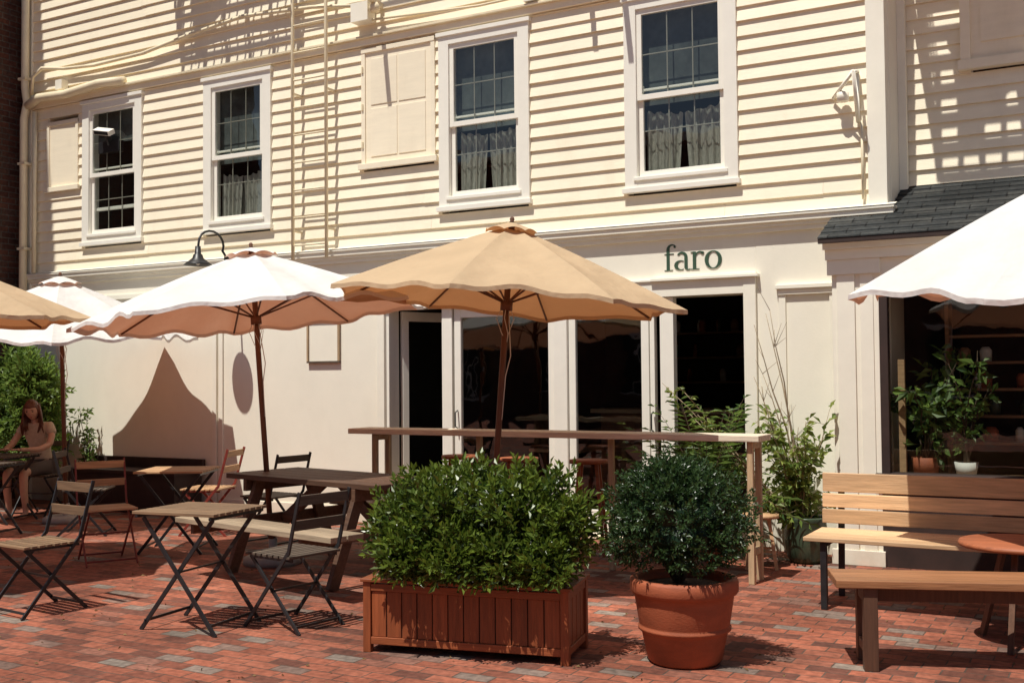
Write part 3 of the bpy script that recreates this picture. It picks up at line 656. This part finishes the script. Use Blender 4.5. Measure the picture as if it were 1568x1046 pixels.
for k,(z0,z1) in enumerate([(.49,.585),(.597,.69),(.702,.83)]): bb.box(x0,x1,.02+.012*k,.045+.012*k,z0,z1,'bench')
for x in (x0+.12,-.4,x1-.12):
    bb.beam((x,-.46,.43),(x,-.46,0),.04,.04,'black'); bb.beam((x,.08,.80),(x,.035,.0),.04,.03,'black'); bb.beam((x,-.46,.415),(x,.02,.415),.04,.03,'black')
bb.build('bench_with_backrest',loc=(0,-1.72,0),bevel=.004)
lb=MB()
for k in range(3): lb.box(0,2.0,-.35+.117*k,-.35+.117*k+.112,.42,.46,'benchr')
for x in (.17,1.8):
    lb.box(x-.035,x+.035,-.33,-.26,0,.42,'benchl'); lb.box(x-.035,x+.035,-.10,-.03,0,.42,'benchl'); lb.box(x-.03,x+.03,-.26,-.10,.34,.419,'benchl'); lb.box(x-.03,x+.03,-.26,-.10,.08,.13,'benchl')
lb.box(.205,1.765,-.20,-.15,.33,.419,'benchl')
lb.build('low_wooden_bench',loc=(-1.41,-3.32,0),rot=math.radians(20),bevel=.004)
# ------------------------------------------------------------------ planter + hedge
pa=math.radians(11.8)
pl=MB(); W,Dp,Hh=1.17,.44,.385
pl.box(.02,W-.02,.02,Dp-.02,.05,.33,'soil')
for x in (0,W-.045):
    for y in (0,Dp-.045): pl.box(x,x+.045,y,y+.045,0,Hh,'planter')
for z0,z1 in ((.045,.085),(.335,.375)):
    pl.box(.045,W-.045,.004,.034,z0,z1,'planterx'); pl.box(.045,W-.045,Dp-.034,Dp-.004,z0,z1,'planterx')
    pl.box(.004,.034,.045,Dp-.045,z0,z1,'planterx'); pl.box(W-.034,W-.004,.045,Dp-.045,z0,z1,'planterx')
pl.box(-.012,W+.012,-.012,.05,Hh,Hh+.018,'planterx'); pl.box(-.012,W+.012,Dp-.05,Dp+.012,Hh,Hh+.018,'planterx'); pl.box(-.012,.05,.05,Dp-.05,Hh,Hh+.018,'planterx'); pl.box(W-.05,W+.012,.05,Dp-.05,Hh,Hh+.018,'planterx')
n=12
for k in range(n):
    x=.046+(W-.092)*k/n; pl.box(x+.003,x+(W-.092)/n-.003,.012,.028,.086,.334,'planter'); pl.box(x+.003,x+(W-.092)/n-.003,Dp-.028,Dp-.012,.086,.334,'planter')
for k in range(4):
    y=.046+(Dp-.092)*k/4; 
    for xx in(.012,W-.028): pl.box(xx,xx+.016,y+.003,y+(Dp-.092)/4-.003,.086,.334,'planter')
pl.build('wooden_planter_box',loc=(-3.69,-4.42,0),rot=pa,bevel=.003)
def shrub(m,c,rad,nsp,leafn,L,Wd,lm,lobes,inner=.55,seed=3,tipup=.5):
    r=np.random.default_rng(seed)
    P=[];Dn=[];RV=[]
    c=np.array(c);rad=np.array(rad)
    for s in range(nsp):
        off,sc=lobes[r.integers(len(lobes))]
        d=r.normal(size=3); d/=np.linalg.norm(d)
        if d[2]<-.75: d[2]*=-1
        rr=r.uniform(inner,1.0)**.6*r.normal(1,.10)
        p=c+np.array(off)*rad+d*rad*sc*rr
        dirn=d*np.array([1,1,.8])+np.array([0,0,tipup])+r.normal(size=3)*.4; dirn/=np.linalg.norm(dirn)
        ln=L*2.3*r.uniform(.7,1.4)
        a=r.normal(size=3); u=np.cross(dirn,a);u/=np.linalg.norm(u);v=np.cross(dirn,u)
        base=r.uniform(0,.45)+.25*(rr>.93)
        for k in range(leafn):
            t=k/leafn; th=k*2.4+r.uniform(-.3,.3)
            o=u*math.cos(th)+v*math.sin(th)
            P.append(p+dirn*ln*(t-.5)); Dn.append(o*(1.0-.55*t)+dirn*(.35+.9*t)); RV.append(min(1,base+r.uniform(0,.25)+.3*t*t))
    k=len(P)
    m.leaves(P,Dn,L*r.uniform(.7,1.2,k),Wd*r.uniform(.8,1.15,k),lm,np.array(RV))
def core(m,c,rad,mm='soil'):
    vs=[];fs=[];A,Bn=14,20
    for i in range(A+1):
        for j in range(Bn):
            th=math.pi*i/A;ph=2*math.pi*j/Bn; q=1+.12*math.sin(3*ph+2*th)+.08*math.sin(7*th)
            vs.append((c[0]+rad[0]*q*math.sin(th)*math.cos(ph),c[1]+rad[1]*q*math.sin(th)*math.sin(ph),c[2]+rad[2]*math.cos(th)))
    for i in range(A):
        for j in range(Bn): fs.append((i*Bn+j,i*Bn+(j+1)%Bn,(i+1)*Bn+(j+1)%Bn,(i+1)*Bn+j))
    m.add(vs,fs,mm,r=0)
hd=MB()
lobes=[((-.55,0,-.02),.62),((-.2,.1,.14),.6),((.15,-.05,.04),.62),((.5,.05,.14),.55),((-.75,-.1,-.2),.42),((.68,-.05,-.1),.42),((-.35,-.35,-.1),.5),((.3,-.35,-.1),.5),((0,-.3,-.35),.5),((.6,-.2,-.4),.4),((-.6,-.3,-.4),.42),((-.62,-.62,-.5),.26),((-.15,-.66,-.5),.26),((.25,-.62,-.48),.26),((.68,-.6,-.5),.24)]
shrub(hd,(.63,.22,.71),(.58,.42,.42),2000,9,.052,.024,'leafA',lobes,seed=4,tipup=.6)
for k in range(16):
    x=random.uniform(.15,1.05); hd.tube([(x,.22,.33),(x+random.uniform(-.1,.1),.22+random.uniform(-.08,.08),.55),(x+random.uniform(-.2,.2),.22+random.uniform(-.2,.2),.85)],[.008,.006,.003],'bark',5)
core(hd,(.62,.22,.68),(.42,.18,.24),'leafA')
hd.build('hedge_shrub',loc=(-3.67,-4.42,0),rot=pa)
px,py=-2.05,-3.80
tp=MB()
tp.lathe([(0,0),(.175,0),(.195,.02),(.225,.16),(.232,.172),(.243,.175),(.245,.19),(.235,.197),(.238,.205),(.258,.33),(.262,.362),(.278,.367),(.285,.38),(.285,.43),(.275,.445),(.252,.445),(.245,.42),(.24,.39),(0,.39)],(0,0,0),'terra',56)
tp.lathe([(.242,.395),(.12,.41),(0,.415)],(0,0,0),'soil',24)
tp.build('terracotta_pot',loc=(px,py,0))
bs=MB(); lob2=[((0,0,0),.8),((-.4,0,.0),.62),((.4,.05,.0),.62),((0,-.35,0),.6),((.1,.2,.3),.55),((-.15,-.1,.35),.55),((.35,-.2,-.35),.5),((-.4,-.15,-.35),.5)]
shrub(bs,(0,0,.745),(.405,.40,.36),2500,9,.028,.014,'leafB',lob2,seed=9,tipup=.4)
for k in range(10):
    a=random.uniform(0,6.28); bs.tube([(0,0,.38),(.06*math.cos(a),.06*math.sin(a),.5),(.25*math.cos(a),.25*math.sin(a),.8)],[.012,.008,.003],'bark',5)
core(bs,(0,0,.73),(.25,.25,.2),'leafB')
bs.build('boxwood_shrub',loc=(px-.03,py,0))
def branchy(m,base,h,nst,spread,leafL,lm,stem='bark',lean=(0,0),nl=14,seed=1,bare=0.0,wd=.45,droop=.0):
    r=random.Random(seed); P=[];Dn=[]
    for s in range(nst):
        a=r.uniform(0,6.28); sp=spread*r.uniform(.3,1); hh=h*r.uniform(.6,1); pts=[];n=7
        for i in range(n):
            t=i/(n-1); pts.append(Vector(base)+Vector((lean[0]*t+math.cos(a)*sp*t**1.4+r.uniform(-.02,.02),lean[1]*t+math.sin(a)*sp*t**1.4+r.uniform(-.02,.02),hh*t-droop*t*t)))
        m.tube(pts,[.008*(1-.8*i/(n-1))*(1+h*.3) for i in range(n)],stem,5)
        if r.random()<bare:
            for q in range(4):
                b=pts[r.randint(3,6)]; m.tube([b,b+Vector((r.uniform(-.12,.12),r.uniform(-.1,.1),r.uniform(.05,.2)))],[.003,.0015],stem,4)
            continue
        for q in range(nl):
            t=r.uniform(.2,1); i=min(n-2,int(t*(n-1))); p=pts[i].lerp(pts[i+1],t*(n-1)-i)
            d=Vector((r.gauss(0,1),r.gauss(0,1),r.gauss(.1,.6))).normalized(); tip=p+d*leafL*r.uniform(.3,1.2)
            m.tube([p,tip],[.002,.0015],stem,4)
            for z in range(3): P.append(tip-d*leafL*.3*z); Dn.append(d+Vector((r.gauss(0,.6),r.gauss(0,.6),r.gauss(-.1,.5))))
    if P: m.leaves([tuple(p) for p in P],[tuple(d) for d in Dn],np.array([leafL*r.uniform(.6,1.15) for _ in P]),leafL*wd,lm)
gp=MB(); gp.lathe([(0,0),(.12,0),(.15,.05),(.175,.2),(.16,.33),(.175,.36),(.165,.37),(.15,.35),(.145,.32),(0,.32)],(0,0,0),'green_pot',32); gp.lathe([(.148,.325),(0,.33)],(0,0,0),'soil',16)
branchy(gp,(0,0,.3),.95,18,.42,.085,'leafC','twig',nl=20,seed=3,lean=(-.12,0))
branchy(gp,(0,0,.3),1.75,5,.35,.05,'leafC','twig',lean=(-.1,-.1),nl=0,seed=5,bare=1)
branchy(gp,(-.05,-.05,.3),1.35,4,.22,.06,'leafC','twig',lean=(-.85,-.2),nl=18,seed=8)
branchy(gp,(.0,0,.25),.35,14,.45,.08,'leafC','twig',nl=14,seed=11,lean=(-.15,0))
gp.build('potted_leafy_plant',loc=(-2.25,-.45,0))
g2=MB(); g2.lathe([(0,0),(.13,0),(.17,.40),(.18,.42),(.16,.42),(.15,.38),(0,.38)],(0,0,0),'terra',28)
P=[];Dn=[]
for k in range(70):
    a=random.uniform(0,6.28); e=random.uniform(.2,1.4); n=6; p=Vector((0,0,.38)); L=random.uniform(.65,1.05); d=Vector((math.cos(a)*math.cos(e),math.sin(a)*math.cos(e),math.sin(e))); pts=[p]
    for i in range(n): d=(d+Vector((0,0,-.12))).normalized(); p=p+d*L/n; pts.append(p)
    g2.tube(pts,[.004,.004,.003,.003,.002,.002,.001],'bark',4)
    for i in range(1,n+1):
        s=d.cross(Vector((0,0,1))).normalized()
        for sg in (-1,1):
            for w_ in (.0,.5): P.append(tuple(pts[i].lerp(pts[i-1],w_))); Dn.append(tuple(s*sg+d*.5+Vector((0,0,-.15))))
g2.leaves(P,Dn,.13,.025,'leafD'); g2.build('potted_palm',loc=(-3.02,-.62,0))
g3=MB(); g3.lathe([(0,0),(.09,0),(.11,.14),(.10,.14),(.09,.12),(0,.12)],(0,0,0),'terra',20)
branchy(g3,(0,0,.1),.85,9,.28,.12,'leafD','bark',nl=12,seed=21); g3.build('window_sill_plant',loc=(-1.38,-.08,.70))
g4=MB(); g4.lathe([(0,0),(.07,0),(.09,.11),(.08,.11),(0,.1)],(0,0,0),'paper',20)
branchy(g4,(0,0,.1),1.0,7,.22,.10,'leafD','bark',nl=11,seed=24); g4.build('window_sill_plant.001',loc=(-1.08,-.08,.70))
lb2=MB(); lbl=[((0,0,0),.8),((-.4,0,.25),.5),((.35,0,.2),.5),((.1,-.3,-.3),.6),((-.3,-.2,-.4),.6),((.5,-.1,-.3),.45),((0,0,.5),.4),((.45,-.1,.35),.4)]
shrub(lb2,(0,0,1.08),(.74,.55,.88),1700,8,.085,.04,'leafD',lbl,seed=14,tipup=.2)
for k in range(8): a=k*.8; lb2.tube([(0,0,0),(.1*math.cos(a),.1*math.sin(a),.6),(.4*math.cos(a),.35*math.sin(a),1.3)],[.025,.015,.006],'bark',6)
core(lb2,(0,0,.8),(.3,.3,.5),'leafB'); lb2.build('leafy_bush',loc=(-11.70,-.62,0))
lw=MB(); lw.box(-11.0,-9.25,-.48,-.06,0,.44,'dstone'); lw.box(-11.03,-9.22,-.51,-.03,.44,.48,'dstone'); lw.box(-11.03,-9.22,-.08,-.03,.48,.60,'dstone')
lw.build('dark_banquette_bench',bevel=.005)
v=MB(); branchy(v,(0,0,0),1.25,6,.14,.07,'leafD','bark',nl=22,seed=31); v.build('climbing_plant',loc=(-10.98,-.20,0))
lt=MB(); k=500
P=np.stack([rng.uniform(-9,0,k),rng.uniform(-5.8,-.3,k),np.full(k,.006)],1); Dn=np.stack([rng.normal(size=k),rng.normal(size=k),rng.normal(size=k)*.1],1)
lt.leaves(P,Dn,rng.uniform(.012,.035,k),.014,'litter'); lt.build('fallen_leaves')
# ------------------------------------------------------------------ person (seated, local: facing -y, seat top z=.46)
def skin_mesh(verts,edges,rad,matn,parent,name,sub=2,root=0):
    me=bpy.data.meshes.new(name); me.from_pydata(verts,edges,[]); ob=bpy.data.objects.new(name,me); COL.objects.link(ob); ob.parent=parent
    sk=ob.modifiers.new('skin','SKIN'); 
    for i,r in enumerate(rad):
        q=me.skin_vertices[0].data[i]; q.radius=(r,r) if not isinstance(r,tuple) else r; q.use_root=(i==root)
    ss=ob.modifiers.new('sub','SUBSURF'); ss.levels=sub; ss.render_levels=sub
    me.materials.append(M[matn])
    sk.use_smooth_shade=True
    return ob
def person(loc,rot):
    e=empty('seated_woman')
    V=[(0,.10,.56),(0,.08,.68),(0,.05,.82),(0,.0,.96),(0,-.03,1.03),(-.15,-.0,1.00),(.15,0,1.00),(-.21,-.03,.90),(.21,-.03,.90)]
    E=[(0,1),(1,2),(2,3),(3,4),(3,5),(3,6),(5,7),(6,8)]
    skin_mesh(V,E,[(.15,.11),(.125,.10),(.13,.10),(.13,.095),(.06,.06),.065,.065,.055,.055],'shirt',e,'shirt')
    V=[(0,.10,.53),(-.09,.04,.53),(.09,.04,.53),(-.10,-.22,.535),(.10,-.22,.535),(-.10,-.36,.50),(.10,-.36,.50)]
    skin_mesh(V,[(0,1),(0,2),(1,3),(2,4),(3,5),(4,6)],[(.14,.10),.09,.09,.075,.075,.06,.06],'pants',e,'shorts')
    for s in (-1,1):
        V=[(s*.10,-.30,.52),(s*.10,-.41,.50),(s*.10,-.40,.30),(s*.10,-.36,.10),(s*.10,-.37,.045),(s*.10,-.46,.03)]
        skin_mesh(V,[(i,i+1) for i in range(5)],[.055,.052,.045,.032,.035,.028],'skin',e,'leg')
        V=[(s*.20,-.02,.93),(s*.23,-.12,.80),(s*.20,-.28,.755),(s*.10,-.42,.76),(s*.08,-.46,.765)]
        skin_mesh(V,[(i,i+1) for i in range(4)],[.042,.038,.032,.023,.028],'skin',e,'arm')
        V=[(s*.09,-.45,.765),(s*.07,-.50,.765)]; E=[(0,1)]; rd=[(.034,.016),(.036,.014)]
        for q in range(4):
            b=len(V); x=s*(.09-.018*q); L=[.032,.038,.035,.026][q]
            V+=[(x,-.50,.766),(x-.002*s,-.50-L,.772),(x-.004*s,-.50-L*1.7,.762)]; E+=[(1,b),(b,b+1),(b+1,b+2)]; rd+=[.009,.0085,.007]
        b=len(V); V+=[(s*.045,-.47,.765),(s*.025,-.50,.765)]; E+=[(0,b),(b,b+1)]; rd+=[.011,.009]
        skin_mesh(V,E,rd,'skin',e,'hand',1)
    skin_mesh([(0,-.02,1.0),(0,-.05,1.10)],[(0,1)],[.05,.045],'skin',e,'neck')
    hc=Vector((0,-.10,1.185)); h=MB(); vs=[];fs=[];A,Bn=24,28; tl=.35
    Th=Matrix.Translation(hc)@Matrix.Rotation(tl,4,'X')@Matrix.Rotation(.25,4,'Z')
    for i in range(A+1):
        for j in range(Bn):
            th=math.pi*i/A;ph=2*math.pi*j/Bn; x=math.sin(th)*math.cos(ph);y=math.sin(th)*math.sin(ph);z=math.cos(th)
            wx=.074*(1-.28*max(0,-z)**1.2); wy=.092*(1-.15*max(0,-z)); p=Vector((x*wx,y*wy,z*.115))
            if y<0: p.y+=-.016*math.exp(-((x*wx)/.012)**2-((p.z+.015)/.022)**2)-.006*math.exp(-((x*wx)/.03)**2-((p.z+.085)/.02)**2)+.007*math.exp(-((abs(x*wx)-.03)/.014)**2-((p.z-.012)/.013)**2)
            vs.append(Th@p)
    for i in range(A):
        for j in range(Bn): fs.append((i*Bn+j,(i+1)*Bn+j,(i+1)*Bn+(j+1)%Bn,i*Bn+(j+1)%Bn))
    h.add(vs,fs,'skin',smooth=True)
    def ell(c,r,mm):
        vs=[];fs=[]
        for i in range(9):
            for j in range(12):
                th=math.pi*i/8;ph=2*math.pi*j/12; vs.append(Th@Vector((c[0]+r[0]*math.sin(th)*math.cos(ph),c[1]+r[1]*math.sin(th)*math.sin(ph),c[2]+r[2]*math.cos(th))))
        for i in range(8):
            for j in range(12): fs.append((i*12+j,(i+1)*12+j,(i+1)*12+(j+1)%12,i*12+(j+1)%12))
        h.add(vs,fs,mm,smooth=True)
    for s in (-1,1): ell((s*.03,-.078,.010),(.012,.008,.006),'eye'); ell((s*.03,-.086,.03),(.016,.004,.003),'hair'); ell((s*.076,.0,-.005),(.010,.018,.028),'skin')
    ell((0,-.085,-.055),(.020,.007,.006),'lip')
    vs=[];fs=[]
    for i in range(A+1):
        for j in range(Bn):
            th=math.pi*.62*i/A;ph=2*math.pi*j/Bn; x=math.sin(th)*math.cos(ph);y=math.sin(th)*math.sin(ph);z=math.cos(th)
            fr=max(0,-y); wob=1+.02*math.sin(ph*18)
            p=Vector((x*.086*wob,y*.104*wob+.006,z*.126))
            if fr>.45 and p.z<.05: p=Vector((p.x,p.y*.7,max(p.z,.045)))
            vs.append(Th@p)
    for i in range(A):
        for j in range(Bn): fs.append((i*Bn+j,(i+1)*Bn+j,(i+1)*Bn+(j+1)%Bn,i*Bn+(j+1)%Bn))
    h.add(vs,fs,'hair',smooth=True)
    rr=random.Random(4)
    for k in range(46):
        a=rr.uniform(-.35,math.pi+.35); sx=math.cos(a)*.078; sy=math.sin(a)*.085+.01
        p0=Th@Vector((sx,sy,.03+rr.uniform(-.02,.03))); p1=p0+Vector((sx*.25,.01,-.10)); p2=p1+Vector((rr.uniform(-.02,.02),-.0+rr.uniform(-.02,.02),-.11)); p3=p2+Vector((rr.uniform(-.02,.02),rr.uniform(-.02,.02),-.09*rr.random()-.02))
        h.tube([p0,p1,p2,p3],[.013,.014,.011,.003],'hair',6)
    h.build('head_and_hair',parent=e)
    e.location=loc; e.rotation_euler=(0,0,rot); return e
person((-10.80,-1.06,0),.35)
